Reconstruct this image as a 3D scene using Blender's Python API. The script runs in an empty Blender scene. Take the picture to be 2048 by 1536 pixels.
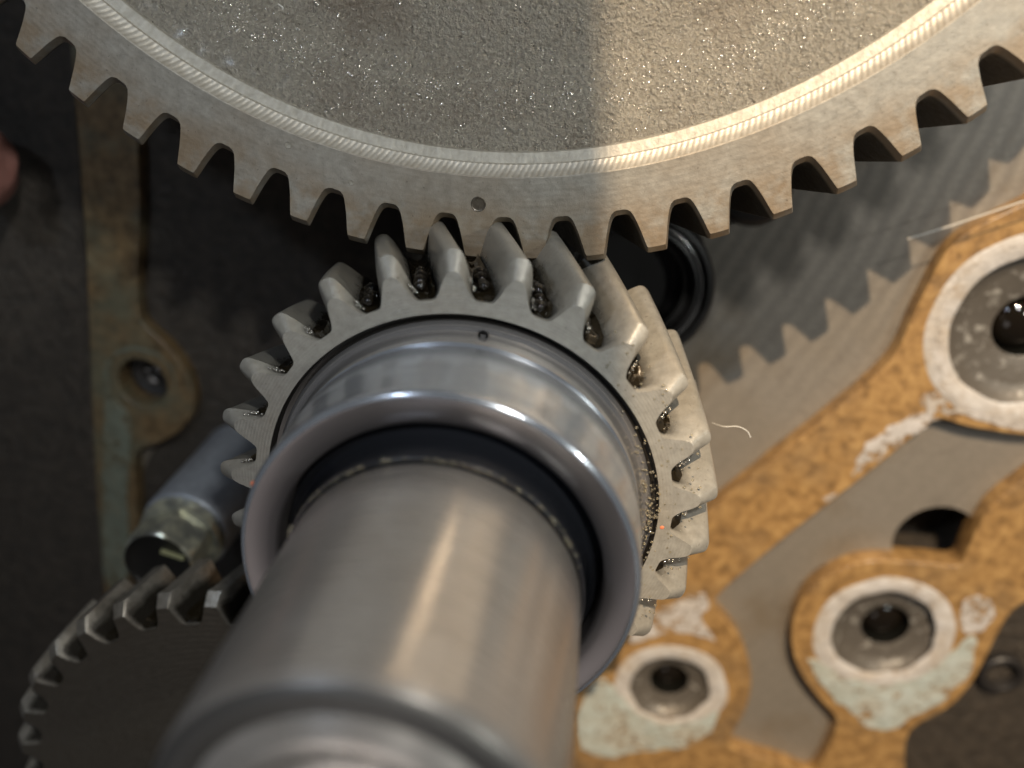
import bpy, bmesh, math, random
from mathutils import Vector, Matrix, noise
random.seed(7)
PI = math.pi
sc = bpy.context.scene
COL = sc.collection
# one unit is the radius of the small timing gear (about 50 mm); +Z points out of the engine
sc.unit_settings.scale_length = 0.05

# ---------------------------------------------------------------- camera
ROT = Matrix(((0.9941514, -0.0193854, -0.1062411),
              (-0.0248757, 0.9161994, -0.3999499),
              (0.1050912, 0.4002536, 0.9103587)))
CAMPOS = Vector((0.5374298, 1.7323401, 2.7984889))
FPX = 1688.67
cam_d = bpy.data.cameras.new('camera')
cam = bpy.data.objects.new('camera', cam_d)
COL.objects.link(cam)
cam.matrix_world = Matrix.Translation(CAMPOS) @ ROT.transposed().to_4x4()
cam_d.sensor_width = 36.0
cam_d.lens = 36.0 * FPX / 2048.0
cam_d.clip_start = 0.02
cam_d.clip_end = 200
cam_d.dof.use_dof = True
cam_d.dof.focus_distance = 3.32
cam_d.dof.aperture_fstop = 0.35
sc.camera = cam


def at(u, v, z):
    """point of the plane at height z that the photograph shows at pixel (u, v)"""
    d = ROT.transposed() @ Vector(((u - 1024) / FPX, -(v - 768) / FPX, -1.0))
    s = (z - CAMPOS.z) / d.z
    return CAMPOS + d * s


# ---------------------------------------------------------------- world and lamps
w = bpy.data.worlds.new('World')
sc.world = w
w.use_nodes = True
w.node_tree.nodes['Background'].inputs[0].default_value = (0.90, 0.93, 1.0, 1)
w.node_tree.nodes['Background'].inputs[1].default_value = 0.045


def aim(o, target):
    o.rotation_euler = (Vector(target) - o.location).to_track_quat('-Z', 'Y').to_euler()


def lamp(name, kind, loc, target, energy, color, **kw):
    l = bpy.data.lights.new(name, kind)
    l.energy = energy
    l.color = color
    for k, v in kw.items():
        setattr(l, k, v)
    o = bpy.data.objects.new(name, l)
    COL.objects.link(o)
    o.location = loc
    aim(o, target)
    return o


KEY = Vector((2.6, 15.6, 14.0))
lamp('work_lamp', 'SPOT', KEY, (0.8, 0.6, -0.8), 27500, (1.0, 0.76, 0.50),
     spot_size=math.radians(34), spot_blend=0.3, shadow_soft_size=0.09)
lamp('shop_lamp', 'AREA', (3.0, 5.9, 5.6), (0.2, 0.8, -0.4), 330, (0.98, 0.985, 0.95),
     shape='RECTANGLE', size=0.5, size_y=0.35)
lamp('window_lamp', 'AREA', (-2.8, 5.7, 5.6), (-0.6, 0.2, -0.5), 115, (0.70, 0.82, 1.0),
     shape='RECTANGLE', size=0.6, size_y=0.4)
lamp('tube_lamp', 'AREA', (6.2, 2.5, 5.6), (0.1, 0.0, 0.4), 150, (0.95, 1.0, 0.96),
     shape='RECTANGLE', size=0.45, size_y=0.45)
lamp('fill_panel', 'AREA', (-1.4, -3.0, 7.6), (0.0, 0.5, 0.0), 30, (1.0, 0.93, 0.90),
     shape='RECTANGLE', size=2.6, size_y=2.6)  # added fill light giving forward-facing metal a broad sheen
sc.view_settings.view_transform = 'Standard'
sc.view_settings.look = 'None'
sc.view_settings.exposure = 0.0
sc.view_settings.gamma = 1.0
sc.cycles.max_bounces = 8


# ---------------------------------------------------------------- materials
class NT:
    def __init__(s, name):
        s.m = bpy.data.materials.new(name)
        s.m.use_nodes = True
        s.t = s.m.node_tree
        s.b = s.t.nodes['Principled BSDF']
        s.tc = s.t.nodes.new('ShaderNodeTexCoord')
        s.co = s.tc.outputs['Object']

    def n(s, typ, **kw):
        x = s.t.nodes.new(typ)
        for k, v in kw.items():
            if k in ('operation', 'blend_type', 'wave_type', 'bands_direction', 'wave_profile', 'data_type', 'feature', 'rings_direction'):
                setattr(x, k, v)
            else:
                key = k.replace('_', ' ')
                x.inputs[key].default_value = v
        return x

    def l(s, a, b):
        s.t.links.new(a, b)

    def noise(s, scale, detail=4, rough=0.55, vec=None, dist=0.0):
        x = s.n('ShaderNodeTexNoise', Scale=scale, Detail=detail, Roughness=rough, Distortion=dist)
        s.l(vec or s.co, x.inputs['Vector'])
        return x.outputs['Fac']

    def ramp(s, fac, stops):
        r = s.t.nodes.new('ShaderNodeValToRGB')
        cr = r.color_ramp
        while len(cr.elements) < len(stops):
            cr.elements.new(0.5)
        for e, (p, c) in zip(cr.elements, stops):
            e.position = p
            e.color = (*c, 1) if len(c) == 3 else c
        s.l(fac, r.inputs[0])
        return r.outputs[0]

    def val(s, fac, a, b, lo=0.0, hi=1.0):
        r = s.n('ShaderNodeMapRange')
        r.inputs['From Min'].default_value = a
        r.inputs['From Max'].default_value = b
        r.inputs['To Min'].default_value = lo
        r.inputs['To Max'].default_value = hi
        s.l(fac, r.inputs['Value'])
        return r.outputs[0]

    def math(s, op, a, b=None):
        x = s.t.nodes.new('ShaderNodeMath')
        x.operation = op
        for i, q in enumerate((a, b)):
            if q is None:
                continue
            if isinstance(q, (int, float)):
                x.inputs[i].default_value = q
            else:
                s.l(q, x.inputs[i])
        return x.outputs[0]

    def mix(s, fac, a, b, mode='MIX'):
        x = s.t.nodes.new('ShaderNodeMix')
        x.data_type = 'RGBA'
        x.blend_type = mode
        for i, q in ((0, fac), (6, a), (7, b)):
            if isinstance(q, (int, float)):
                x.inputs[i].default_value = q
            elif isinstance(q, tuple):
                x.inputs[i].default_value = (*q, 1)
            else:
                s.l(q, x.inputs[i])
        return x.outputs[2]

    def bump(s, h, strength, dist=0.01, prev=None):
        x = s.n('ShaderNodeBump', Strength=strength, Distance=dist)
        s.l(h, x.inputs['Height'])
        if prev is not None:
            s.l(prev, x.inputs['Normal'])
        return x.outputs[0]

    def polar(s):
        sp = s.t.nodes.new('ShaderNodeSeparateXYZ')
        s.l(s.co, sp.inputs[0])
        ang = s.math('ARCTAN2', sp.outputs[1], sp.outputs[0])
        r2 = s.math('ADD', s.math('MULTIPLY', sp.outputs[0], sp.outputs[0]), s.math('MULTIPLY', sp.outputs[1], sp.outputs[1]))
        return ang, s.math('SQRT', r2), sp.outputs[2]

    def out(s, color=None, rough=None, metal=None, normal=None, **kw):
        for key, v in (('Base Color', color), ('Roughness', rough), ('Metallic', metal), ('Normal', normal)):
            if v is None:
                continue
            i = s.b.inputs[key]
            if isinstance(v, (int, float)):
                i.default_value = v
            elif isinstance(v, tuple):
                i.default_value = (*v, 1)
            else:
                s.l(v, i)
        for k, v in kw.items():
            s.b.inputs[k.replace('_', ' ')].default_value = v
        return s.m


def mat_gear(name, dark, light, stain, rings=260.0, stain_amt=0.45, rough=0.42, metal=0.55, oily=0.25, ringb=0.10, r_oil_shade=None, r_stain=None, front_shade=0.0, flank=0.0):
    m = NT(name)
    ang, r, z = m.polar()
    n1 = m.noise(2.3, 5)
    n2 = m.noise(26, 6, 0.65)
    n4 = m.noise(7, 5, 0.6)
    base = m.mix(m.val(n2, 0.3, 0.7), dark, light)
    base = m.mix(m.math('MULTIPLY', m.val(n1, 0.45, 0.72), stain_amt), base, stain)
    if r_stain:
        # rubbed-in brown grime towards the teeth
        near = m.val(r, r_stain[0], r_stain[1])
        patch = m.math('MULTIPLY', m.val(n4, 0.38, 0.56), near)
        base = m.mix(m.math('MULTIPLY', patch, 0.62), base, stain)
    sp = m.noise(60, 3, 0.5)
    base = m.mix(m.math('MULTIPLY', m.val(sp, 0.66, 0.74), 0.4), base, (0.07, 0.045, 0.03))
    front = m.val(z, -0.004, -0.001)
    turn = m.math('MULTIPLY', m.math('SINE', m.math('MULTIPLY', r, rings)), front)
    fine = m.noise(220, 3, 0.6)
    b = m.bump(turn, ringb, 0.004)
    b = m.bump(fine, 0.16, 0.006, b)
    b = m.bump(n2, 0.14, 0.02, b)
    rr = m.val(n2, 0.25, 0.75, rough - 0.10, rough + 0.12)
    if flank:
        flank_shade = m.math('MULTIPLY', m.val(m.math('ADD', z, m.math('MULTIPLY', n4, 0.04)), -0.03, -0.055), flank)  # tooth flanks painted near-black for the shade they lie in
        base = m.mix(flank_shade, base, (0.022, 0.017, 0.011))
    if front_shade:
        base = m.mix(m.math('MULTIPLY', front, front_shade), base, (0.085, 0.067, 0.047))  # front face darkened: the shaft's shadow put into the colour
    if r_oil_shade:
        # black oil between the teeth; on the pump gear also painted flank shade
        wet_and_shade = m.math('MULTIPLY', m.val(m.math('ADD', r, m.math('MULTIPLY', n4, 0.10)), r_oil_shade[1] + 0.05, r_oil_shade[0] + 0.05), m.val(z, -0.012, -0.03))
        base = m.mix(m.math('MULTIPLY', wet_and_shade, 0.88), base, (0.018, 0.014, 0.009))
        rr = m.mix(wet_and_shade, rr, (0.10, 0.10, 0.10))
    return m.out(base, rr, metal, b, Coat_Weight=oily, Coat_Roughness=0.10)


M = {}
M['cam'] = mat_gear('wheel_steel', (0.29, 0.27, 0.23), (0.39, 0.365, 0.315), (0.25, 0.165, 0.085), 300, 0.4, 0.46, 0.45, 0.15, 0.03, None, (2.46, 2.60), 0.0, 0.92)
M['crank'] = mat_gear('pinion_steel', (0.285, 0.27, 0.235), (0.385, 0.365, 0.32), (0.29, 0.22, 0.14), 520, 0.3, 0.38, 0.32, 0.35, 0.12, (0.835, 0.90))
M['third'] = mat_gear('oily_gear_steel', (0.22, 0.20, 0.165), (0.36, 0.33, 0.28), (0.13, 0.085, 0.045), 200, 0.4, 0.34, 0.6, 0.5, 0.10, (1.185, 1.225), None, 0.85)

# cast web
m = NT('cast_iron')
n1 = m.noise(62, 4, 0.6)
n2 = m.noise(26, 3, 0.5)
n3 = m.noise(1.6, 4)
col = m.mix(m.val(n1, 0.30, 0.72), (0.36, 0.33, 0.275), (0.58, 0.54, 0.46))
col = m.mix(m.math('MULTIPLY', m.val(n3, 0.5, 0.75), 0.5), col, (0.20, 0.13, 0.08))
b = m.bump(n2, 0.7, 0.030)
b = m.bump(n1, 1.0, 0.036, b)
M['cast'] = m.out(col, m.val(n2, 0.3, 0.7, 0.26, 0.40), 0.6, b, Coat_Weight=0.7, Coat_Roughness=0.12)
M['glint'] = NT('glint_metal').out((0.62, 0.59, 0.53), 0.20, 0.8, Coat_Weight=0.6, Coat_Roughness=0.05)  # bright metal of the beads that stand in for glints

# knurled machining step
m = NT('machined_step')
ang, r, z = m.polar()
sw = m.math('ADD', m.math('MULTIPLY', ang, 640.0), m.math('MULTIPLY', r, 150.0))
tick = m.math('SINE', sw)
n2 = m.noise(30, 5, 0.6)
col = m.mix(m.val(tick, -1.0, 0.6), (0.40, 0.37, 0.315), (0.50, 0.47, 0.41))
col = m.mix(m.math('MULTIPLY', m.val(n2, 0.35, 0.75), 0.6), col, (0.30, 0.26, 0.20))
b = m.bump(tick, 0.13, 0.004)
b = m.bump(n2, 0.3, 0.01, b)
M['step'] = m.out(col, 0.46, 0.4, b, Coat_Weight=0.15, Coat_Roughness=0.15)

m = NT('dull_step')
ang, r, z = m.polar()
tick = m.math('SINE', m.math('MULTIPLY', ang, 640.0))
n2 = m.noise(30, 5, 0.6)
col = m.mix(m.val(n2, 0.3, 0.7), (0.27, 0.25, 0.205), (0.40, 0.375, 0.32))
col = m.mix(m.math('MULTIPLY', m.val(tick, -1.0, 1.0), 0.18), col, (0.20, 0.18, 0.15))
M['step2'] = m.out(col, 0.5, 0.35, m.bump(n2, 0.4, 0.01))

# polished hub and shaft
m = NT('polished_steel')
ang, r, z = m.polar()
zz = m.t.nodes.new('ShaderNodeCombineXYZ')
m.l(m.math('MULTIPLY', z, 60.0), zz.inputs[2])
m.l(m.math('MULTIPLY', ang, 0.7), zz.inputs[0])
scr = m.noise(3.0, 5, 0.7, zz.outputs[0])
n2 = m.noise(5, 5, 0.6)
col = m.mix(m.val(scr, 0.3, 0.7), (0.50, 0.53, 0.58), (0.74, 0.77, 0.82))
col = m.mix(m.math('MULTIPLY', m.val(n2, 0.5, 0.7), 0.2), col, (0.38, 0.36, 0.36))
b = m.bump(scr, 0.12, 0.004)
hubm = m
M['hub'] = m.out(col, m.val(scr, 0.3, 0.7, 0.16, 0.27), 0.80, b)
m = NT('shaft_steel')
ang, r, z = m.polar()
zz = m.t.nodes.new('ShaderNodeCombineXYZ')
m.l(m.math('MULTIPLY', z, 45.0), zz.inputs[2])
m.l(m.math('MULTIPLY', ang, 0.5), zz.inputs[0])
scr = m.noise(3.0, 5, 0.7, zz.outputs[0])
n2 = m.noise(3, 4, 0.6)
col = m.mix(m.val(scr, 0.3, 0.7), (0.50, 0.46, 0.42), (0.70, 0.65, 0.60))
col = m.mix(m.math('MULTIPLY', m.val(n2, 0.45, 0.7), 0.3), col, (0.40, 0.33, 0.27))
b = m.bump(scr, 0.10, 0.004)
shm = m
M['shaft'] = m.out(col, m.val(scr, 0.3, 0.7, 0.24, 0.34), 0.74, b)
for q in (hubm, shm):
    tn = q.t.nodes.new('ShaderNodeTangent')
    tn.direction_type = 'RADIAL'
    tn.axis = 'Z'
    q.l(tn.outputs[0], q.b.inputs['Tangent'])
    q.b.inputs['Anisotropic'].default_value = 0.75
    q.b.inputs['Anisotropic Rotation'].default_value = 0.25
M['groove'] = NT('dark_groove').out((0.06, 0.055, 0.05), 0.30, 0.6, Coat_Weight=0.5, Coat_Roughness=0.1)
M['ring'] = NT('collar_steel').out((0.46, 0.44, 0.43), 0.20, 0.8)
M['darksteel'] = NT('blued_steel').out((0.15, 0.14, 0.13), 0.35, 0.7)
M['hubface'] = NT('hub_front_steel').out((0.30, 0.27, 0.265), 0.36, 0.85)
M['rubber'] = NT('black_oiled_ring').out((0.012, 0.013, 0.016), 0.14, 0.0, Coat_Weight=0.6, Coat_Roughness=0.08)
M['sealblk'] = NT('black_seal').out((0.016, 0.014, 0.013), 0.55, 0.0, Coat_Weight=0.15, Coat_Roughness=0.3)
m = NT('dark_oil')
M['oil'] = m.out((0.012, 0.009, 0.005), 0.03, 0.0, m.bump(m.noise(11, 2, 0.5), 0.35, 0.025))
g = NT('clear_oil')
M['clearblk'] = NT('still_oil').out((0.008, 0.006, 0.004), 0.02, 0.0)
M['drop'] = g.out((0.85, 0.78, 0.62), 0.02, 0.0, Transmission_Weight=0.9, IOR=1.45)

# block plate
m = NT('milled_iron')
sp = m.t.nodes.new('ShaderNodeSeparateXYZ')
m.l(m.co, sp.inputs[0])
# arcs of a big face mill: circles about a far centre
dx = m.math('ADD', sp.outputs[0], 3.2)
dy = m.math('ADD', sp.outputs[1], -2.6)
rad = m.math('SQRT', m.math('ADD', m.math('MULTIPLY', dx, dx), m.math('MULTIPLY', dy, dy)))
wob = m.noise(1.2, 3)
swp = m.math('SINE', m.math('ADD', m.math('MULTIPLY', rad, 66.0), m.math('MULTIPLY', wob, 9.0)))
n1 = m.noise(1.3, 4)
n2 = m.noise(40, 6, 0.7)
col = m.mix(m.val(n2, 0.3, 0.7), (0.205, 0.182, 0.152), (0.275, 0.245, 0.205))
swm = m.val(m.math('ADD', sp.outputs[1], m.math('MULTIPLY', wob, 0.8)), -0.15, 0.9, 0.06, 0.42)
col = m.mix(m.math('MULTIPLY', m.val(swp, -1, 1), swm), col, (0.13, 0.115, 0.10))
col = m.mix(m.math('MULTIPLY', m.val(n1, 0.56, 0.74), 0.5), col, (0.15, 0.095, 0.035))
blot = m.noise(5.5, 6, 0.65, dist=0.8)
col = m.mix(m.math('MULTIPLY', m.val(blot, 0.55, 0.72), 0.35), col, (0.13, 0.11, 0.09))
mp = m.t.nodes.new('ShaderNodeMapping')
mp.inputs['Scale'].default_value = (2.0, 60.0, 1.0)
mp.inputs['Rotation'].default_value = (0, 0, 0.7)
m.l(m.co, mp.inputs[0])
scrt = m.noise(1.0, 3, 0.6, mp.outputs[0])
col = m.mix(m.math('MULTIPLY', m.val(scrt, 0.66, 0.72), 0.3), col, (0.36, 0.33, 0.29))
b = m.bump(m.math('MULTIPLY', swp, swm), 0.14, 0.02)
b = m.bump(n2, 0.25, 0.01, b)
M['plate'] = m.out(col, 0.48, 0.25, b, Coat_Weight=0.2, Coat_Roughness=0.25)

# gasket residue
m = NT('brown_gasket')
n1 = m.noise(14, 7, 0.62, dist=0.4)
n2 = m.noise(70, 5, 0.7)
n3 = m.noise(2.2, 4)
col = m.ramp(n1, [(0.28, (0.13, 0.070, 0.024)), (0.50, (0.33, 0.190, 0.068)), (0.78, (0.52, 0.33, 0.130))])
col = m.mix(m.math('MULTIPLY', m.val(n3, 0.48, 0.72), 0.6), col, (0.15, 0.105, 0.062))
col = m.mix(m.math('MULTIPLY', m.val(n2, 0.60, 0.72), 0.5), col, (0.09, 0.05, 0.02))
b = m.bump(n1, 0.35, 0.02)
b = m.bump(n2, 0.4, 0.01, b)
M['gasket'] = m.out(col, 0.50, 0.0, b, Coat_Weight=0.5, Coat_Roughness=0.2)

m = NT('shaded_green_gasket')  # greener residue; the dim left side is also put into the colour
n1 = m.noise(14, 6, 0.65)
n3 = m.noise(2.6, 5)
col = m.ramp(n1, [(0.28, (0.060, 0.040, 0.018)), (0.52, (0.155, 0.100, 0.045)), (0.76, (0.24, 0.165, 0.08))])
col = m.mix(m.math('MULTIPLY', m.val(n3, 0.42, 0.60), 0.65), col, (0.105, 0.115, 0.078))
M['gasket2'] = m.out(col, 0.5, 0.0, m.bump(n1, 0.4, 0.02), Coat_Weight=0.2, Coat_Roughness=0.25)

# sealant smears
def mat_seal(name, a, bcol, tint, ragged=0.0):
    m = NT(name)
    n1 = m.noise(9, 6, 0.6)
    n3 = m.noise(3.5, 5)
    n4 = m.noise(14, 7, 0.7, dist=0.6)
    col = m.mix(m.val(n1, 0.3, 0.7), a, bcol)
    col = m.mix(m.math('MULTIPLY', m.val(n3, 0.45, 0.65), 0.75), col, tint)
    # scraped places where the brown residue shows through
    col = m.mix(m.math('MULTIPLY', m.val(n4, 0.54, 0.66), 0.6), col, (0.27, 0.18, 0.09))
    b = m.bump(n1, 0.6, 0.03)
    b = m.bump(n4, 0.5, 0.015, b)
    if ragged:
        m.l(m.val(m.math('ADD', n4, m.math('MULTIPLY', n3, 0.5)), ragged, ragged - 0.10), m.b.inputs['Alpha'])
    return m.out(col, 0.42, 0.0, b, Coat_Weight=0.3, Coat_Roughness=0.2)


M['white'] = mat_seal('grey_white_sealant', (0.42, 0.39, 0.36), (0.62, 0.60, 0.58), (0.46, 0.40, 0.33))
M['white2'] = mat_seal('scraped_sealant', (0.42, 0.39, 0.36), (0.60, 0.57, 0.55), (0.42, 0.36, 0.29), 0.86)
M['mint'] = mat_seal('pale_green_sealant', (0.36, 0.385, 0.34), (0.50, 0.56, 0.54), (0.44, 0.41, 0.34), 0.92)
M['dimmint'] = mat_seal('dull_green_sealant', (0.12, 0.13, 0.095), (0.19, 0.21, 0.16), (0.13, 0.11, 0.06), 0.92)
m = NT('bore_face')
n1 = m.noise(16, 5, 0.6)
col = m.mix(m.val(n1, 0.56, 0.68), (0.13, 0.115, 0.097), (0.40, 0.38, 0.34))
M['bore'] = m.out(col, 0.42, 0.35, m.bump(n1, 0.4, 0.015))
M['black'] = NT('hole_black').out((0.006, 0.006, 0.005), 0.35, 0.0)
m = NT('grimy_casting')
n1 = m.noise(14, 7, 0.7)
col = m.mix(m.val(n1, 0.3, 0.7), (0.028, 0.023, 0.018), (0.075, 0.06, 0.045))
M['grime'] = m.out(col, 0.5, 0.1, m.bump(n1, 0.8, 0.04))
m = NT('painted_tube')
n1 = m.noise(22, 5, 0.6)
col = m.mix(m.val(n1, 0.3, 0.7), (0.25, 0.27, 0.30), (0.36, 0.385, 0.425))
M['tube'] = m.out(col, 0.42, 0.35, m.bump(n1, 0.15, 0.01))
m = NT('yellow_zinc')
n1 = m.noise(12, 5, 0.65)
col = m.mix(m.val(n1, 0.40, 0.60), (0.30, 0.305, 0.27), (0.66, 0.65, 0.50))
M['zinc'] = m.out(col, 0.28, 0.65, m.bump(n1, 0.3, 0.01))
M['zincdk'] = NT('dark_head_face').out((0.022, 0.020, 0.018), 0.40, 0.3)
M['pale'] = NT('pale_mark').out((0.55, 0.54, 0.30), 0.35, 0.4)
M['fibre'] = NT('pale_fibre').out((0.62, 0.60, 0.55), 0.5, 0.0)
m = NT('reddish_surface')
n1 = m.noise(6, 5, 0.6)
M['red'] = m.out(m.mix(n1, (0.22, 0.08, 0.06), (0.40, 0.21, 0.18)), 0.5, 0.0, m.bump(n1, 0.4, 0.04))  # colour of the reddish lump at the left edge


# ---------------------------------------------------------------- helpers
def tag(o, label, cat, group=None):
    o['label'] = label
    o['category'] = cat
    if group:
        o['group'] = group
    return o


def thing(name, label, cat, loc=(0, 0, 0), group=None):
    o = bpy.data.objects.new(name, None)
    COL.objects.link(o)
    o.location = loc
    o.empty_display_size = 0.1
    return tag(o, label, cat, group)


def obj(name, bm, mat, parent=None, loc=None, angle=35, label=None):
    me = bpy.data.meshes.new(name)
    bmesh.ops.recalc_face_normals(bm, faces=bm.faces)
    bm.to_mesh(me)
    bm.free()
    me.materials.append(mat)
    me.polygons.foreach_set('use_smooth', [True] * len(me.polygons))
    me.set_sharp_from_angle(angle=math.radians(angle))
    o = bpy.data.objects.new(name, me)
    COL.objects.link(o)
    if parent is not None:
        o.parent = parent
    if loc is not None:
        o.location = loc
    if label:
        o['label'] = label
    return o


def lathe(profile, seg=192, bm=None, cx=0, cy=0, close=False, jit=0.0, arc=None):
    """profile: list of (r, z), revolved about Z"""
    bm = bm or bmesh.new()
    rings = []
    for r, z in profile:
        ring = []
        for i in range(seg):
            a = 2 * PI * i / seg
            rr = r
            if jit:
                rr = r + jit * noise.noise(Vector((math.cos(a) * 2.2 + r * 3, math.sin(a) * 2.2, z * 5 + cx)))
            ring.append(bm.verts.new((cx + rr * math.cos(a), cy + rr * math.sin(a), z)))
        rings.append(ring)
    n = len(rings)
    for k in range(n if close else n - 1):
        A, B = rings[k], rings[(k + 1) % n]
        for i in range(seg):
            j = (i + 1) % seg
            bm.faces.new((A[i], A[j], B[j], B[i]))
    return bm


def disc(bm, r, z, seg=48, cx=0, cy=0):
    bm.faces.new([bm.verts.new((cx + r * math.cos(2 * PI * i / seg), cy + r * math.sin(2 * PI * i / seg), z)) for i in range(seg)])
    return bm


def interp(pts, u):
    for (a, fa), (b, fb) in zip(pts, pts[1:]):
        if a <= u <= b:
            t = (u - a) / (b - a)
            return fa + (fb - fa) * t
    return pts[-1][1]


def gear_bm(N, phase, ccw, r_root, r_tip, halfshape, layers, r_in, n_per, inner_front=None, back=True, cw_bevel=0.0, wear=0.0):
    """halfshape: rising list of (u, height) with u=0 tooth centre .. 0.5 gap centre.
    layers: list of (z, twist, dr_tip, dr_root, flank inset in pitch fractions)."""
    bm = bmesh.new()
    us = []
    for u, h in halfshape:
        us.append((u, h))
    full = [(-u, h) for u, h in reversed(us) if u > 0 and u < 0.5] + us
    cols = []
    for k in range(N):
        jit = (noise.noise(Vector((k * 1.7, N, 3.1)))) * wear
        for (u, h) in full:
            cols.append((k, u, h, jit))
    nc = len(cols)
    verts = []
    for (z, tw, dt, dr, ins) in layers:
        row = []
        for (k, u, h, jit) in cols:
            rr = r_root + dr + (r_tip + dt + jit - r_root - dr) * h
            uu = u
            if u != 0 and abs(u) < 0.5:
                s = 1 if u > 0 else -1
                wgt = 1.0 if h > 0.03 else 0.3
                uu = u - s * ins * wgt
                if cw_bevel and ins > 0 and s > 0:
                    uu = uu - cw_bevel * wgt * min(1.0, 2.2 * h + 0.25)
                    if uu < 0.0:
                        uu = 0.0
            # u grows clockwise
            a = phase + tw - (k + uu) * 2 * PI / N * (1 if not ccw else -1)
            row.append(bm.verts.new((rr * math.cos(a), rr * math.sin(a), z)))
        verts.append(row)
    for A, B in zip(verts, verts[1:]):
        for i in range(nc):
            j = (i + 1) % nc
            bm.faces.new((A[i], A[j], B[j], B[i]))
    # front annulus from inset outline to inner radius
    z0, tw0 = layers[0][0], layers[0][1]
    r_mid = r_root + layers[0][3] - 0.02 * r_tip ** 0.5

    def circ(r, z, tw):
        row = []
        for (k, u, h, jit) in cols:
            a = phase + tw - (k + u) * 2 * PI / N * (1 if not ccw else -1)
            row.append(bm.verts.new((r * math.cos(a), r * math.sin(a), z)))
        return row

    prev = verts[0]
    for (r, z) in [(r_mid, z0)] + (inner_front or []):
        c = circ(r, z, tw0)
        for i in range(nc):
            j = (i + 1) % nc
            bm.faces.new((prev[i], prev[j], c[j], c[i]))
        prev = c
    zb, twb = layers[-1][0], layers[-1][1]
    pb = verts[-1]
    c = circ(r_mid, zb, twb)
    for i in range(nc):
        j = (i + 1) % nc
        bm.faces.new((pb[i], pb[j], c[j], c[i]))
    pb = c
    c2 = circ(r_in, zb, twb)
    for i in range(nc):
        j = (i + 1) % nc
        bm.faces.new((pb[i], pb[j], c2[j], c2[i]))
    return bm


CRANK_SHAPE = [(0.0, 1.0), (0.05, 0.996), (0.085, 0.980), (0.115, 0.950), (0.140, 0.905), (0.162, 0.84), (0.184, 0.755), (0.208, 0.65), (0.232, 0.53),
               (0.256, 0.41), (0.282, 0.29), (0.308, 0.185), (0.336, 0.095), (0.366, 0.035), (0.40, 0.006), (0.5, 0.0)]
CAM_SHAPE = [(0.0, 1.0), (0.09, 1.0), (0.148, 0.995), (0.160, 0.975), (0.180, 0.86), (0.202, 0.72), (0.225, 0.58), (0.25, 0.44),
             (0.28, 0.30), (0.312, 0.17), (0.35, 0.07), (0.395, 0.015), (0.44, 0.0), (0.5, 0.0)]

# ---------------------------------------------------------------- large timing wheel
CX, CY, CZ = 0.2054594, 3.5475562, -0.4837637
cam_wheel = thing('large_gear', 'large toothed timing gear with a cast web filling the top of the picture', 'gear', (CX, CY, CZ))
tw = -0.112
lay = [(0.0, 0.0, 0.0, 0.0, 0.012), (-0.006, 0.0, 0.006, 0.002, 0.008), (-0.05, 0.0, 0.034, 0.030, 0.0)]
for i in range(1, 9):
    z = -0.05 - 0.45 * i / 8
    lay.append((z, tw * (-z - 0.05), 0.034, 0.030, 0.0))
bm = gear_bm(70, -1.3719753, True, 2.543, 2.706, CAM_SHAPE, lay, 1.2, 14, inner_front=[(2.46, 0.0), (2.392, 0.0), (2.388, -0.003)], wear=0.006)
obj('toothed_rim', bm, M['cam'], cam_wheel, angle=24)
prof = [(2.388, -0.003), (2.386, -0.010), (2.365, -0.030), (2.347, -0.040), (2.344, -0.052)]
obj('machined_step', lathe(prof, 720), M['step'], cam_wheel, label='bright ring of fine tool marks between teeth and cast web')
obj('inner_step', lathe([(2.344, -0.052), (2.325, -0.060), (2.306, -0.068), (2.302, -0.078)], 720), M['step2'], cam_wheel)
prof = []
r = 2.302
z = -0.078
for i in range(1, 60):
    r = 2.302 - i * 0.0255
    # gentle shoulder, fillet, then dished web
    t = (2.302 - r)
    if t < 0.10:
        zz = -0.078 - 0.035 * (t / 0.10) ** 1.3
    elif t < 0.34:
        q = (t - 0.10) / 0.24
        zz = -0.113 - 0.125 * (0.45 * (3 * q * q - 2 * q ** 3) + 0.55 * q)
    else:
        q = (t - 0.34)
        zz = -0.238 - 0.04 * (1 - math.exp(-q * 3)) + 0.02 * q
    prof.append((r, zz))
bm = lathe([(2.302, -0.078)] + prof, 900)
for v in bm.verts:
    rr = math.hypot(v.co.x, v.co.y)
    if rr < 2.29:
        p = v.co * 11
        v.co.z += 0.003 * noise.noise(p) + 0.0022 * noise.noise(v.co * 34) + 0.008 * noise.noise(v.co * 2.3)
obj('cast_web', bm, M['cast'], cam_wheel, angle=80)
gp = []
for _ in range(1100):
    a = -PI / 2 + random.uniform(-0.62, 0.62)
    q = random.random()
    if q < 0.62:
        rr = random.gauss(2.120, 0.05)
    elif q < 0.8:
        rr = random.uniform(2.05, 2.295)
    else:
        rr = random.uniform(1.72, 2.1)
    if not 1.6 < rr < 2.295:
        continue
    gp.append((a, rr))
bm = bmesh.new()
proto = bmesh.new()
bmesh.ops.create_icosphere(proto, subdivisions=1, radius=1.0)
pv = [v.co.copy() for v in proto.verts]
pf = [[v.index for v in f.verts] for f in proto.faces]
proto.free()
wz = sorted(prof + [(2.302, -0.078)])
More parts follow.
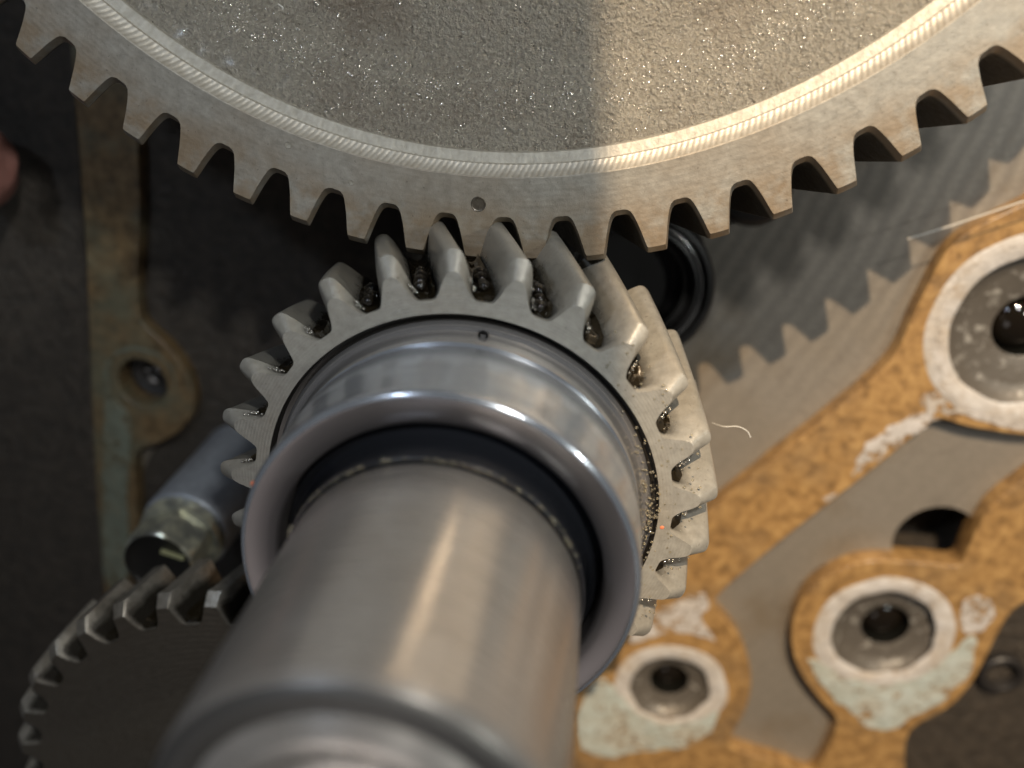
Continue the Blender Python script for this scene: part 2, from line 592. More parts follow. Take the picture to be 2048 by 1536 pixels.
for a, rr in gp:
    s = random.choice((0.0035, 0.0045, 0.006)) * random.uniform(0.7, 1.2)
    zz = interp(wz, rr)
    x, y = rr * math.cos(a), rr * math.sin(a)
    zz += 0.003 * noise.noise(Vector((x, y, zz)) * 11) + 0.008 * noise.noise(Vector((x, y, zz)) * 2.3)
    st = random.uniform(0.8, 1.7)
    ca, sa = math.cos(random.uniform(0, PI)), math.sin(random.uniform(0, PI))
    vs = []
    for c in pv:
        lx, ly = c.x * s * st, c.y * s
        vs.append(bm.verts.new((x + lx * ca - ly * sa, y + lx * sa + ly * ca, zz + c.z * s * 0.55)))
    for f in pf:
        bm.faces.new([vs[i] for i in f])
gr = obj('glint_grains', bm, M['glint'], cam_wheel, angle=180, label='bright grains added to give the cast web its glints')
gr['kind'] = 'stuff'  # grains added for the glints along the web fillet
# casting pin marks and dents on the rim face
for (u, v, rr) in ((957, 408, 0.030), (577, 290, 0.014), (703, 365, 0.010)):
    P = at(u, v, CZ)
    bm = lathe([(rr, 0.0012), (rr * 0.92, 0.003), (rr * 0.84, 0.0015), (rr * 0.5, 0.0008), (0.0005, 0.0006)], 32)
    obj('dimple', bm, M['third'] if rr > 0.02 else M['step2'], cam_wheel, loc=(P.x - CX, P.y - CY, 0.0), label='small round punch mark on the rim face')

# ---------------------------------------------------------------- small timing gear
crank = thing('small_gear', 'small helical timing gear with polished hub in the centre of the picture', 'gear')
HX = 0.32
lay = [(0.0, 0.0, -0.068, 0.0, 0.016), (-0.052, 0.012, 0.0, -0.004, 0.0), (-0.064, 0.018, 0.002, -0.006, 0.0)]
for i in range(1, 11):
    z = -0.062 - 0.588 * i / 10
    lay.append((z, HX * -z, 0.002 - 0.012 * i / 10, -0.008, 0.0))
bm = gear_bm(25, 2.0488148, False, 0.819, 0.990, CRANK_SHAPE, lay, 0.4, 16, inner_front=[(0.790, 0.0), (0.768, 0.0)], cw_bevel=0.045, wear=0.006)
obj('toothed_ring', bm, M['crank'], crank, angle=22)
obj('face_groove', lathe([(0.768, 0.0), (0.762, -0.012), (0.758, -0.045), (0.742, -0.048), (0.737, -0.02)], 256), M['groove'], crank)
obj('inner_collar', lathe([(0.737, -0.02), (0.733, 0.0), (0.722, 0.012), (0.712, 0.014), (0.703, 0.03), (0.698, 0.055), (0.690, 0.075)], 256), M['ring'], crank)
hub = [(0.690, 0.075), (0.672, 0.082), (0.672, 0.098), (0.688, 0.108), (0.692, 0.125), (0.692, 0.20), (0.692, 0.30), (0.6885, 0.31), (0.6885, 0.42),
       (0.688, 0.462), (0.686, 0.474), (0.681, 0.484), (0.674, 0.490), (0.666, 0.492)]
obj('hub', lathe(hub, 256), M['hub'], crank, angle=50)
obj('hub_front', lathe([(0.666, 0.492), (0.655, 0.4915), (0.600, 0.474), (0.572, 0.464), (0.562, 0.455), (0.560, 0.44), (0.560, 0.25)], 256), M['hubface'], crank, angle=50)
P = at(964, 678, 0.06)
aa = math.atan2(P.y, P.x)
bm = lathe([(0.019, 0.004), (0.016, 0.007), (0.013, 0.003), (0.012, -0.01)], 24)
disc(bm, 0.012, -0.01, 24)
o = obj('oil_hole', bm, M['black'], crank, loc=(0.712 * math.cos(aa), 0.712 * math.sin(aa), 0.030))
# dark oily ring inside the hub
obj('inner_seal', lathe([(0.559, 0.25), (0.559, 0.36), (0.552, 0.385), (0.540, 0.395), (0.522, 0.42), (0.510, 0.47), (0.505, 0.54), (0.500, 0.575), (0.493, 0.588)], 200), M['rubber'], crank)

# oil lying in the tooth gaps
def blob(bm, c, s, seed, sub=2):
    ret = bmesh.ops.create_icosphere(bm, subdivisions=sub, radius=1.0)
    for v in ret['verts']:
        d = v.co.copy()
        k = 1 + 0.22 * noise.noise(d * 1.6 + Vector((seed, seed * 0.7, 0)))
        v.co = Vector((c[0] + d.x * s[0] * k, c[1] + d.y * s[1] * k, c[2] + d.z * s[2] * k))


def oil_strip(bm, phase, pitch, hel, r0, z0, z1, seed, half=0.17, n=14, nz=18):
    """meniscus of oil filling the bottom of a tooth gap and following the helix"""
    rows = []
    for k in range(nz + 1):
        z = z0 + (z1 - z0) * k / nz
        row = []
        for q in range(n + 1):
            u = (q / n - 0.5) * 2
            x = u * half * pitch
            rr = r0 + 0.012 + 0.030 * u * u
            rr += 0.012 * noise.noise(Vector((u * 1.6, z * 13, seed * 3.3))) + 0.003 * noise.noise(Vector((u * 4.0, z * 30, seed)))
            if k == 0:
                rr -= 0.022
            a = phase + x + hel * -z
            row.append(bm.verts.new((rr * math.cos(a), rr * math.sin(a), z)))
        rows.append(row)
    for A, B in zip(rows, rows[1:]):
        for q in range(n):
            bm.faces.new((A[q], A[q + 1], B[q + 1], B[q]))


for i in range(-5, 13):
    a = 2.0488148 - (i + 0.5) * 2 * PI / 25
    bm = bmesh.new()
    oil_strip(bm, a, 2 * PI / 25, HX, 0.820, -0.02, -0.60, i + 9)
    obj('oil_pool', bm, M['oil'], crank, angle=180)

# droplets on faces
def droplets(name, pts, mat, parent, smin, smax, label):
    bm = bmesh.new()
    for P in pts:
        s = random.uniform(smin, smax)
        ret = bmesh.ops.create_icosphere(bm, subdivisions=2, radius=s)
        for v in ret['verts']:
            v.co = Vector((P[0] + v.co.x, P[1] + v.co.y, P[2] + v.co.z * 0.6))
    o = obj(name, bm, mat, parent, angle=180)
    o['kind'] = 'stuff'
    o['label'] = label
    return o


pts = []
for _ in range(170):
    a = random.gauss(-0.02, 0.26)
    rr = random.choice((random.uniform(0.70, 0.735), random.uniform(0.73, 0.77)))
    pts.append((rr * math.cos(a), rr * math.sin(a), 0.004 if rr > 0.735 else 0.02))
for _ in range(70):
    a = random.uniform(-0.7, 0.9)
    rr = random.uniform(0.78, 0.93)
    pts.append((rr * math.cos(a), rr * math.sin(a), 0.001))
droplets('oil_droplets', pts, M['drop'], crank, 0.0025, 0.0062, 'tiny clear oil droplets on the gear face beside the hub')
pts = []
for _ in range(95):
    a = random.uniform(0.25, 2.9)
    pts.append((0.503 * math.cos(a), 0.503 * math.sin(a), 0.585 + random.uniform(-0.012, 0.010)))
droplets('froth_droplets', pts, M['drop'], crank, 0.003, 0.007, 'froth of tiny bubbles where the shaft leaves the seal')
gm = bmesh.new()
def grain(bm, c, s, st=1.0):
    ca, sa = math.cos(c[0] * 91), math.sin(c[0] * 91)
    vs = [bm.verts.new((c[0] + (q.x * s * st) * ca - q.y * s * sa, c[1] + (q.x * s * st) * sa + q.y * s * ca, c[2] + q.z * s * 0.7)) for q in pv]
    for f in pf:
        bm.faces.new([vs[i] for i in f])


for i in range(-5, 13):
    for q in range(11):
        u = random.gauss(0.28, 0.035)
        a = 2.0488148 - (i + u) * 2 * PI / 25
        h = max(0.0, (0.36 - u)) * 0.42
        rr = 0.832 + h + random.uniform(-0.012, 0.012)
        grain(gm, (rr * math.cos(a), rr * math.sin(a), random.uniform(-0.03, -0.006)), random.uniform(0.0022, 0.0050), random.uniform(1, 1.8))
o = obj('glint_beads', gm, M['glint'], crank, angle=180, label='bright beads added as glints at the roots of the teeth')
o['kind'] = 'stuff'  # beads added to make glints beside the tooth roots
for i in (0, 1, 2, 3):
    bm = bmesh.new()
    for q in range(4):
        z = -0.06 - q * 0.06 + random.uniform(-0.01, 0.01)
        a = 2.0488148 - (i + 0.5 + random.uniform(-0.06, 0.06)) * 2 * PI / 25 + HX * -z
        rr = random.uniform(0.835, 0.862)
        s = random.uniform(0.020, 0.034)
        blob(bm, (rr * math.cos(a), rr * math.sin(a), z), (s, s * random.uniform(0.7, 1.5), s), i * 31 + q)
    obj('oil_clot', bm, M['clearblk'], crank, angle=180, label='glossy clot of oil between two meshing teeth')['kind'] = 'stuff'
# paint specks
for (u, v, z, s) in ((1324, 1055, 0.0, 0.008), (508, 968, 0.47, 0.012)):
    P = at(u, v, z)
    bm = bmesh.new()
    blob(bm, (P.x, P.y, P.z), (s, s, 0.003 if z == 0 else s * 0.6), 3)
    mm = bpy.data.materials.get('orange_paint') or NT('orange_paint').out((0.75, 0.20, 0.09), 0.5, 0.0)
    obj('paint_speck', bm, mm, crank, label='tiny orange speck')

# ---------------------------------------------------------------- crankshaft nose
shaft = thing('crankshaft_nose', 'blurred polished shaft end pointing at the camera from the gear hub', 'shaft')
sp_ = [(0.480, 0.1), (0.480, 0.575), (0.484, 0.588), (0.490, 0.596), (0.491, 0.75), (0.491, 1.0), (0.491, 1.25), (0.491, 1.46), (0.488, 1.482), (0.480, 1.500)]
obj('journal', lathe(sp_, 256), M['shaft'], shaft, angle=60)
obj('chamfer', lathe([(0.480, 1.500), (0.466, 1.514), (0.445, 1.524), (0.432, 1.524), (0.420, 1.516), (0.410, 1.500), (0.402, 1.498), (0.395, 1.505)], 256), M['darksteel'], shaft, angle=60, label='dark bevelled rim of the shaft end')
obj('end_face', lathe([(0.395, 1.505), (0.380, 1.512), (0.355, 1.528), (0.325, 1.534), (0.30, 1.528), (0.285, 1.50), (0.265, 1.49), (0.235, 1.50), (0.20, 1.50), (0.185, 1.47), (0.18, 1.2), (0.001, 1.18)], 256), M['shaft'], shaft, angle=60, label='turned rings on the end face')

# ---------------------------------------------------------------- third gear
GX, GY, GZ = -1.2015, -1.92, -0.15
third = thing('pump_gear', 'dark oily helical gear at the lower left behind the shaft', 'gear', (GX, GY, GZ))
lay = [(0.0, 0.0, -0.055, 0.0, 0.012), (-0.008, -0.001, -0.045, 0.0, 0.008), (-0.05, -0.006, 0.0, -0.004, 0.0)]
for i in range(1, 9):
    z = -0.05 - 0.25 * i / 8
    lay.append((z, -0.24 * -z, 0.0, -0.004, 0.0))
PUMP_SHAPE = [(0.0, 1.0), (0.08, 1.0), (0.128, 0.995), (0.138, 0.97), (0.158, 0.84), (0.18, 0.66), (0.205, 0.50), (0.23, 0.36),
              (0.26, 0.23), (0.29, 0.12), (0.33, 0.05), (0.37, 0.01), (0.42, 0.0), (0.5, 0.0)]
bm = gear_bm(32, 1.5775 + 4 * 2 * PI / 32, False, 1.105, 1.262, PUMP_SHAPE, lay, 0.2, 14, inner_front=[(0.6, 0.0), (0.3, 0.0), (0.001, 0.0)], wear=0.008)
obj('toothed_ring', bm, M['third'], third, angle=24)
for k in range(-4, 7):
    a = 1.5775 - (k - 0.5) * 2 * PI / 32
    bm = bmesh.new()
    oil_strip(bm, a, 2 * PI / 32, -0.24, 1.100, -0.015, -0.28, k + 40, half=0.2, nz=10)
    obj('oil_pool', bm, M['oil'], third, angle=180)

# ---------------------------------------------------------------- block front plate
ZP = -1.90     # floor
ZF = -1.78     # top of the flange ribs
plate = bpy.data.objects.new('engine_block_face', None)
COL.objects.link(plate)
plate['kind'] = 'structure'
plate['label'] = 'milled iron front face of the engine block behind the gears'


def curve_solid(name, polys, z0, z1, mat, parent, bevel=0.006, wob=0.0, res=2, label=None, px=True):
    """filled, extruded, bevelled outline; polys are pixel outlines laid on the plane z1"""
    cu = bpy.data.curves.new(name, 'CURVE')
    cu.dimensions = '2D'
    cu.fill_mode = 'BOTH'
    cu.extrude = max((z1 - z0) / 2 - bevel, 0.0005)
    cu.bevel_depth = bevel
    cu.bevel_resolution = res
    for poly in polys:
        pts = [at(u, v, z1) for u, v in poly] if px else [Vector((x, y, z1)) for x, y in poly]
        # Chaikin smoothing
        for _ in range(2):
            q = []
            for a, b in zip(pts, pts[1:] + pts[:1]):
                q += [a * 0.75 + b * 0.25, a * 0.25 + b * 0.75]
            pts = q
        if wob:
            q = []
            for a, b in zip(pts, pts[1:] + pts[:1]):
                n = max(1, int((b - a).length / 0.025))
                for i in range(n):
                    p = a.lerp(b, i / n)
                    p = p + Vector((noise.noise(p * 14), noise.noise(p * 14 + Vector((9, 3, 1))), 0)) * wob
                    q.append(p)
            pts = q
        sp = cu.splines.new('POLY')
        sp.points.add(len(pts) - 1)
        for p, P in zip(sp.points, pts):
            p.co = (P.x, P.y, 0, 1)
        sp.use_cyclic_u = True
    tmp = bpy.data.objects.new(name, cu)
    COL.objects.link(tmp)
    dg = bpy.context.evaluated_depsgraph_get()
    me = bpy.data.meshes.new_from_object(tmp.evaluated_get(dg))
    bpy.data.objects.remove(tmp)
    me.materials.clear()
    me.materials.append(mat)
    me.name = name
    me.polygons.foreach_set('use_smooth', [True] * len(me.polygons))
    me.set_sharp_from_angle(angle=math.radians(50))
    o = bpy.data.objects.new(name, me)
    COL.objects.link(o)
    o.location.z = (z0 + z1) / 2
    if parent is not None:
        o.parent = parent
    if label:
        o['label'] = label
    return o


def circle_px(u, v, z, r, n=40, jit=0.0):
    c = at(u, v, z)
    return [(c.x + (r + jit * noise.noise(Vector((math.cos(t) * 1.7, math.sin(t) * 1.7, u * 0.1)))) * math.cos(t),
             c.y + (r + jit * noise.noise(Vector((math.cos(t) * 1.7, math.sin(t) * 1.7, u * 0.1)))) * math.sin(t)) for t in [2 * PI * i / n for i in range(n)]]


# floor sheet with the openings cut through it
BOSS = {'A': (2066, 664, 0.18), 'B': (1340, 1378, 0.14), 'C': (1776, 1268, 0.17)}
HOLE = at(1872, 1085, ZP)
fl = [[(-14, -14), (14, -14), (14, 14), (-14, 14)]]
fl.append([(HOLE.x + 0.262 * math.cos(2 * PI * i / 64), HOLE.y + 0.262 * math.sin(2 * PI * i / 64)) for i in range(64)])
for k, (u, v, rh) in BOSS.items():
    fl.append(circle_px(u, v, ZF, rh + 0.03))
cD0 = at(284, 766, ZF)
fl.append([(cD0.x + 0.19 * math.cos(t), cD0.y + 0.19 * math.sin(t)) for t in [2 * PI * i / 40 for i in range(40)]])
curve_solid('floor_plate', fl, ZP - 0.06, ZP, M['plate'], plate, bevel=0.001, px=False)
obj('passage_wall', lathe([(0.264, ZP - 0.002), (0.262, ZP - 0.01), (0.262, ZP - 0.5)], 64, None, HOLE.x, HOLE.y), M['grime'], plate)
bm = bmesh.new()
disc(bm, 0.262, ZP - 0.5, 48, HOLE.x, HOLE.y)
obj('passage_floor', bm, M['grime'], plate)

# right flange: outer outline and pockets
OUT = [(2200, 330), (2048, 412), (2005, 432), (1950, 458), (1905, 492), (1880, 530), (1858, 575), (1830, 630), (1808, 685), (1788, 720), (1750, 760), (1695, 805),
       (1630, 858), (1560, 910), (1500, 960), (1440, 1006), (1380, 1060), (1300, 1140), (1220, 1220), (1150, 1300), (1090, 1400), (1050, 1540), (1030, 1700),
       (1400, 1760), (1900, 1760), (2300, 1700), (2400, 1100), (2350, 500)]
POCKET = [(1418, 1212), (1440, 1232), (1472, 1268), (1495, 1318), (1502, 1370), (1490, 1420), (1462, 1468), (1448, 1492), (1500, 1512), (1560, 1528), (1625, 1560),
          (1650, 1520), (1668, 1478), (1682, 1440), (1650, 1408), (1608, 1358), (1584, 1298), (1590, 1228), (1628, 1170), (1690, 1136), (1745, 1122), (1810, 1126),
          (1870, 1130), (1925, 1138), (1938, 1100), (1960, 1055), (1985, 1012), (2050, 962), (2140, 900), (2200, 850), (2120, 870), (2048, 868), (1990, 860), (1930, 850),
          (1884, 832), (1862, 840), (1800, 892), (1730, 948), (1650, 1010), (1560, 1080), (1500, 1130), (1440, 1182)]
LOW = [(1812, 1700), (1806, 1536), (1808, 1476), (1832, 1446), (1890, 1420), (1932, 1380), (1962, 1330), (1990, 1272), (2018, 1222), (2060, 1195), (2300, 1150), (2300, 1700)]
LOW2 = [(1300, 1760), (1180, 1650), (1200, 1560), (1500, 1580), (1600, 1640), (1640, 1700), (1630, 1760)]
holes = []
for k, (u, v, rh) in BOSS.items():
    r_cut = {'A': 0.52, 'B': 0.33, 'C': 0.39}[k]
    holes.append(circle_px(u, v, ZF, r_cut))


def wpoly(poly):
    return [(at(u, v, ZF).x, at(u, v, ZF).y) for u, v in poly]


curve_solid('flange', [wpoly(OUT), wpoly(POCKET), wpoly(LOW)] + holes, ZP - 0.05, ZF, M['gasket'], plate, bevel=0.010, px=False,
            label='raised flange ribs coated in mottled brown gasket residue')
# grimy recess at the lower right
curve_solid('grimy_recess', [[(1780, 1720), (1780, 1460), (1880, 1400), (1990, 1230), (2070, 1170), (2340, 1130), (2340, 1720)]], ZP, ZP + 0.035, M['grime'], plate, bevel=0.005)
c = at(1998, 1340, ZP + 0.04)
obj('dark_boss', lathe([(0.150, ZP + 0.03), (0.148, ZP + 0.09), (0.135, ZP + 0.105), (0.105, ZP + 0.105), (0.095, ZP + 0.09), (0.085, ZP - 0.05), (0.001, ZP - 0.06)], 48, None, c.x, c.y), M['sealblk'], plate)


# bolt bosses
def boss(kind, u, v, rout, seat_r, seat_out, hole_r, off=(0, 0)):
    c = at(u, v, ZF)
    p = [(rout, ZF - 0.03), (rout - 0.004, ZF + 0.001), (rout - 0.02, ZF + 0.006), (seat_out + 0.02, ZF + 0.006), (seat_out, ZF - 0.004)]
    b_ = obj('boss_ring', lathe(p, 96, None, c.x, c.y, jit=0.02), M['white'], plate, angle=60, label='pale sealant-covered ring round bolt hole')
    p = [(seat_out + 0.05, ZF - 0.006), (seat_out + 0.02, ZF - 0.012), (seat_out - 0.02, ZF - 0.05), (seat_r + 0.02, ZF - 0.075), (seat_r, ZF - 0.08), (hole_r + 0.02, ZF - 0.085), (hole_r, ZF - 0.095)]
    s_ = obj('counterbore', lathe(p, 96, None, c.x + off[0], c.y + off[1]), M['bore'], b_, angle=40)
    bm = lathe([(hole_r + 0.001, ZF - 0.094), (hole_r - 0.004, ZF - 0.11), (hole_r - 0.004, ZF - 0.6)], 48, None, c.x + off[0], c.y + off[1])
    disc(bm, hole_r, ZF - 0.5, 48, c.x + off[0], c.y + off[1])
    obj('bore', bm, M['black'], b_, angle=60)
    cap = [((hole_r - 0.005) * math.sin(t), ZF - 0.22 + 0.7 * hole_r * math.cos(t)) for t in [PI / 2 * (1 - q / 8) for q in range(8)]]
    obj('oil_surface', lathe(cap + [(0.001, ZF - 0.22 + 0.7 * hole_r)], 48, None, c.x + off[0], c.y + off[1]), M['clearblk'], b_, angle=180)
    return c


cA = boss('A', 2066, 664, 0.565, 0.33, 0.43, 0.175)
cB = boss('B', 1340, 1378, 0.385, 0.20, 0.27, 0.135)
cC = boss('C', 1768, 1268, 0.445, 0.24, 0.325, 0.155, (0.035, 0.0))


def smear(name, poly, mat, h=0.010, wob=0.012, z=ZF, label=None):
    return curve_solid(name, [poly], z - 0.004, z + h, mat, plate, bevel=min(0.006, h * 0.5), wob=wob, label=label)


curve_solid('sealant_smear', [wpoly([(1872, 845), (1850, 820), (1835, 790), (1880, 780), (1890, 700), (1872, 620), (1905, 570), (1950, 520), (2048, 490), (2150, 470), (2250, 520), (2260, 780), (2160, 860), (2048, 862), (2000, 852), (1950, 835), (1905, 820)]), circle_px(2066, 664, ZF, 0.52)], ZF - 0.004, ZF + 0.007, M['white2'], plate, bevel=0.003, wob=0.012, px=False)
smear('sealant_smear', [(1708, 958), (1700, 945), (1716, 930), (1712, 915), (1732, 898), (1738, 880), (1762, 872), (1772, 852), (1802, 846), (1838, 826), (1868, 806), (1892, 822), (1862, 846), (1836, 868), (1812, 872), (1796, 896), (1770, 900), (1756, 922), (1732, 926)], M['white2'], 0.004, 0.03)
smear('sealant_smear', [(1650, 1004), (1642, 998), (1664, 985), (1676, 990)], M['white2'], 0.003, 0.02)
smear('sealant_smear', [(1262, 1290), (1262, 1270), (1285, 1240), (1330, 1215), (1370, 1200), (1395, 1186), (1415, 1190), (1418, 1215), (1400, 1235), (1420, 1270), (1440, 1290), (1400, 1268), (1340, 1262)], M['white2'], 0.006, 0.020)
smear('sealant_smear', [(1150, 1440), (1165, 1400), (1200, 1350), (1235, 1380), (1270, 1430), (1330, 1452), (1400, 1440), (1440, 1420), (1420, 1470), (1360, 1500), (1290, 1500), (1220, 1520), (1160, 1500)], M['mint'], 0.007, 0.026,
      label='pale green smear of sealant under the small bolt hole')
smear('sealant_smear', [(1612, 1318), (1640, 1325), (1690, 1362), (1760, 1372), (1840, 1360), (1890, 1325), (1920, 1290), (1950, 1270), (1950, 1300), (1948, 1335), (1905, 1385), (1860, 1415), (1820, 1435), (1780, 1465), (1735, 1455), (1705, 1425), (1650, 1380)], M['mint'], 0.008, 0.028,
      label='pale green sealant tongue below the large bolt hole')
smear('sealant_smear', [(1925, 1200), (1960, 1190), (1990, 1205), (1985, 1240), (1955, 1265), (1925, 1262), (1918, 1230)], M['white2'], 0.004, 0.03)

# left flange strip with a bolt hole
LEFT = [(120, -200), (140, 60), (155, 220), (166, 360), (176, 520), (182, 680), (188, 860), (198, 1020), (212, 1180), (225, 1400), (235, 1700),
        (420, 1700), (330, 1400), (285, 1200), (272, 1080), (270, 980), (262, 915), (280, 893), (330, 880), (372, 848), (388, 805), (372, 745), (330, 690), (285, 655), (270, 620),
        (272, 500), (276, 420), (272, 320), (268, 200), (250, 60), (230, -200)]
cD = at(284, 766, ZF)
hD = [(cD.x + 0.172 * math.cos(t), cD.y + 0.172 * math.sin(t)) for t in [2 * PI * i / 40 for i in range(40)]]
curve_solid('flange', [wpoly(LEFT), hD], ZP - 0.05, ZF, M['gasket2'], plate, bevel=0.012, px=False, label='brown flange strip down the left side')
bm = lathe([(0.174, ZF - 0.004), (0.165, ZF - 0.03), (0.160, ZF - 0.18), (0.14, ZF - 0.19), (0.10, ZF - 0.2)], 48, None, cD.x, cD.y)
disc(bm, 0.10, ZF - 0.2, 32, cD.x, cD.y)
obj('counterbore', bm, M['sealblk'], plate, label='dark oval bolt hole in the left flange strip')
bm = bmesh.new()
for q in range(7):
    s = random.uniform(0.012, 0.028)
    blob(bm, (cD.x + random.uniform(-0.05, 0.07), cD.y + random.uniform(-0.07, 0.06), ZF - 0.16), (s * 0.8, s * 0.6, s * 0.5), q + 90)
obj('grit', bm, M['ring'], plate)
smear('sealant_smear', [(205, 1150), (208, 1000), (205, 880), (212, 800), (205, 740), (222, 712), (270, 698), (318, 712), (345, 742), (352, 790), (346, 742), (318, 706), (262, 690), (225, 705), (214, 745), (222, 800), (262, 832), (258, 900), (252, 1000), (256, 1090), (252, 1180), (225, 1190)],
      M['dimmint'], 0.010, 0.012, label='dull green smear running down the left flange strip')
# dark casting left of the strip
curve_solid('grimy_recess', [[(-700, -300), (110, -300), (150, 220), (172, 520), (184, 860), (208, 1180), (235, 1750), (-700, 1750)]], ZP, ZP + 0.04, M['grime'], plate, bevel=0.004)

# ---------------------------------------------------------------- dark floor of the left pocket (thin sheet laid on the plate)
curve_solid('dark_pocket', [[(268, -100), (700, -100), (900, 300), (980, 700), (980, 1500), (500, 1700), (300, 1300), (276, 1000), (300, 895), (380, 850), (392, 800), (330, 680), (276, 620), (276, 300)]],
            ZP, ZP + 0.02, M['grime'], plate, bevel=0.004, label='dark pocket floor left of the gears')

# ---------------------------------------------------------------- seal ring seen between the gears
c = at(1268, 585, -1.55)
seal = thing('shaft_seal', 'black ridged round seal half hidden behind the two meshing gears', 'seal', (c.x, c.y, ZP))
h = 0.30
obj('seal_body', lathe([(0.430, 0.0), (0.430, h - 0.03), (0.425, h - 0.012), (0.412, h), (0.395, h), (0.385, h - 0.02), (0.372, h - 0.045), (0.352, h - 0.045), (0.345, h - 0.02), (0.330, h - 0.015), (0.315, h - 0.03), (0.305, h - 0.07), (0.27, h - 0.08), (0.26, h - 0.2), (0.001, h - 0.21)], 128), M['sealblk'], seal, angle=50)
obj('spring_ring', lathe([(0.362 + 0.007 * math.cos(t), h - 0.040 + 0.007 * math.sin(t)) for t in [2 * PI * i / 10 for i in range(10)]], 128, close=True), M['ring'], seal, angle=180)
c = at(1520, 392, -1.5)
stud = thing('dark_stud', 'dark round stud head showing in a gap under the wheel teeth', 'stud', (c.x, c.y, ZP))
obj('stud_head', lathe([(0.20, 0.0), (0.20, 0.18), (0.19, 0.24), (0.15, 0.29), (0.08, 0.31), (0.001, 0.315)], 48), M['sealblk'], stud, angle=60)

# ---------------------------------------------------------------- spacer tube and flange bolt
ZT = -1.02
cT = at(367, 1066, ZT)
tube = thing('spacer_tube', 'blue-grey painted tube standing on the block behind the lower left teeth', 'tube', (cT.x, cT.y, ZP))
HT = ZT - ZP
RT = 0.255
obj('tube_wall', lathe([(RT + 0.01, 0.0), (RT + 0.004, 0.2), (RT, HT - 0.035), (RT - 0.006, HT - 0.014), (RT - 0.02, HT), (RT - 0.05, HT), (0.001, HT)], 96), M['tube'], tube, angle=50)
bolt = thing('flange_bolt', 'yellowish zinc hex bolt with dark recessed head clamping the blue-grey tube', 'bolt', (cT.x, cT.y, ZT))
RB = 0.236
obj('washer', lathe([(RB + 0.002, 0.001), (RB + 0.004, 0.022), (RB - 0.010, 0.030), (RB - 0.012, 0.036), (RB - 0.002, 0.044), (RB - 0.006, 0.058), (RB - 0.03, 0.066), (0.10, 0.068)], 96), M['zinc'], bolt, angle=40)
bm = bmesh.new()
seg = 96
HH = 0.30
rows = []
for (zz, chm) in ((0.062, 0), (0.075, 0), (HH - 0.05, 0), (HH - 0.012, 1), (HH, 2)):
    row = []
    for i in range(seg):
        a = 2 * PI * i / seg + 0.35
        ah = ((a - 0.35) % (PI / 3)) - PI / 6
        rhex = 0.186 / math.cos(ah)
        rc_ = {0: 0.212, 1: 0.198, 2: 0.185}[chm]
        rr = min(rhex, rc_)
        row.append(bm.verts.new((rr * math.cos(a), rr * math.sin(a), zz)))
    rows.append(row)
for A, B in zip(rows, rows[1:]):
    for i in range(seg):
        j = (i + 1) % seg
        bm.faces.new((A[i], A[j], B[j], B[i]))
obj('hex_head', bm, M['zinc'], bolt, angle=28)
bm = lathe([(0.185, HH), (0.176, HH + 0.001), (0.168, HH - 0.010), (0.155, HH - 0.018), (0.001, HH - 0.018)], 64)
obj('head_face', bm, M['zincdk'], bolt, angle=40)
A1 = at(322, 1102, ZT + HH - 0.01)
A2 = at(368, 1118, ZT + HH - 0.01)
d = (A2 - A1)
nrm = Vector((-d.y, d.x, 0)).normalized() * 0.010
bm = bmesh.new()
base = []
for zz in (HH - 0.018, HH - 0.004):
    base.append([bm.verts.new((P.x - cT.x, P.y - cT.y, zz)) for P in (A1 + nrm, A2 + nrm, A2 - nrm, A1 - nrm)])
bm.faces.new(base[1])
for i in range(4):
    j = (i + 1) % 4
    bm.faces.new((base[0][i], base[0][j], base[1][j], base[1][i]))
obj('raised_bar', bm, M['pale'], bolt, label='short raised pale grade bar on the bolt head')

# ---------------------------------------------------------------- fibres
def fibre(name, pts, r, label, cat='fibre'):
    cu = bpy.data.curves.new(name, 'CURVE')
    cu.dimensions = '3D'
    cu.bevel_depth = r
    cu.bevel_resolution = 2
    sp = cu.splines.new('POLY')
    # subdivide with Catmull-Rom
    P = [Vector(p) for p in pts]
    Q = []
    for i in range(len(P) - 1):
        p0 = P[max(i - 1, 0)]
        p3 = P[min(i + 2, len(P) - 1)]
        for k in range(6):
            t = k / 6
            Q.append(0.5 * ((2 * P[i]) + (P[i + 1] - p0) * t + (2 * p0 - 5 * P[i] + 4 * P[i + 1] - p3) * t * t + (3 * P[i] - p0 - 3 * P[i + 1] + p3) * t ** 3))
    Q.append(P[-1])
    sp.points.add(len(Q) - 1)
    for s_, q in zip(sp.points, Q):
        s_.co = (*q, 1)
    tmp = bpy.data.objects.new(name, cu)
    COL.objects.link(tmp)
    me = bpy.data.meshes.new_from_object(tmp.evaluated_get(bpy.context.evaluated_depsgraph_get()))
    bpy.data.objects.remove(tmp)
    me.materials.clear()
    me.materials.append(M['fibre'])
    o = bpy.data.objects.new(name, me)
    COL.objects.link(o)
    return tag(o, label, cat, 'loose fibres and lint')


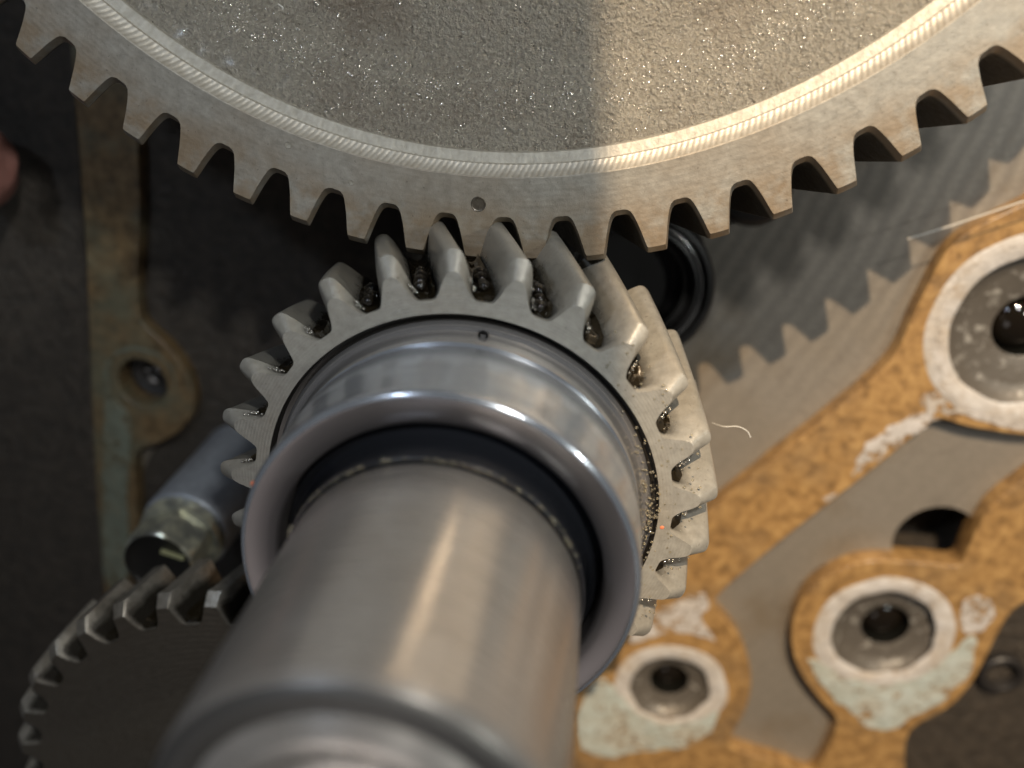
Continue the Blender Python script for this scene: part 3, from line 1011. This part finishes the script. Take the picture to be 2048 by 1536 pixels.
fibre('stray_fibre', [at(1425, 846, -0.55), at(1447, 853, -0.5), at(1475, 853, -0.5), at(1494, 862, -0.5), at(1501, 875, -0.5)], 0.0022, 'short curled pale hair sticking out right of the small gear')
fibre('stray_fibre', [at(1815, 478, -1.6), at(1900, 452, -1.6), at(1980, 425, -1.6), at(2060, 398, -1.6), at(2140, 372, -1.6)], 0.0035, 'long straight pale fibre crossing above the brown flange at right')
zf = CZ - 0.22
fibre('stray_fibre', [at(556, 8, zf), at(566, 16, zf), at(562, 26, zf), at(570, 34, zf), at(578, 36, zf)], 0.003, 'tiny curled lint on the cast web near the top edge')
fibre('stray_fibre', [at(1340, 432, -1.3), at(1358, 442, -1.3), at(1378, 450, -1.3), at(1400, 455, -1.3)], 0.003, 'thin bright strand between wheel teeth above the black seal')

# ---------------------------------------------------------------- reddish thing at the left edge
bm = bmesh.new()
c = at(-52, 330, -1.5)
blob(bm, c, (0.20, 0.26, 0.2), 4, 4)
tag(obj('reddish_lump', bm, M['red'], None, angle=180), 'blurred reddish pink lump at the left edge', 'lump')

# ---------------------------------------------------------------- added unseen panel (its edge throws the straight shadow)
S1 = Vector((0.545, 1.742, -0.484))
S2 = Vector((0.550, 1.035, -0.484))
e1 = S1.lerp(KEY, 0.45)
edge = (S2 - S1).normalized()
dirl = (KEY - S1).normalized()
left = dirl.cross(edge).normalized()
if left.x > 0:
    left = -left
bm = bmesh.new()
qs = [e1 + edge * 3.2, e1 - edge * 3.2, e1 - edge * 3.2 + left * 3.6, e1 + edge * 3.2 + left * 3.6]
va = [bm.verts.new(q) for q in qs]
vb = [bm.verts.new(q + dirl * 0.05) for q in qs]
bm.faces.new(va)
bm.faces.new(vb[::-1])
for i in range(4):
    j = (i + 1) % 4
    bm.faces.new((va[i], va[j], vb[j], vb[i]))
tag(obj('shadow_panel', bm, NT('blocker_dark').out((0.05, 0.05, 0.05), 0.6, 0.2)), 'flat dark panel added out of view to block part of the work lamp', 'lamp hood')  # added light blocker, not a real lamp hood
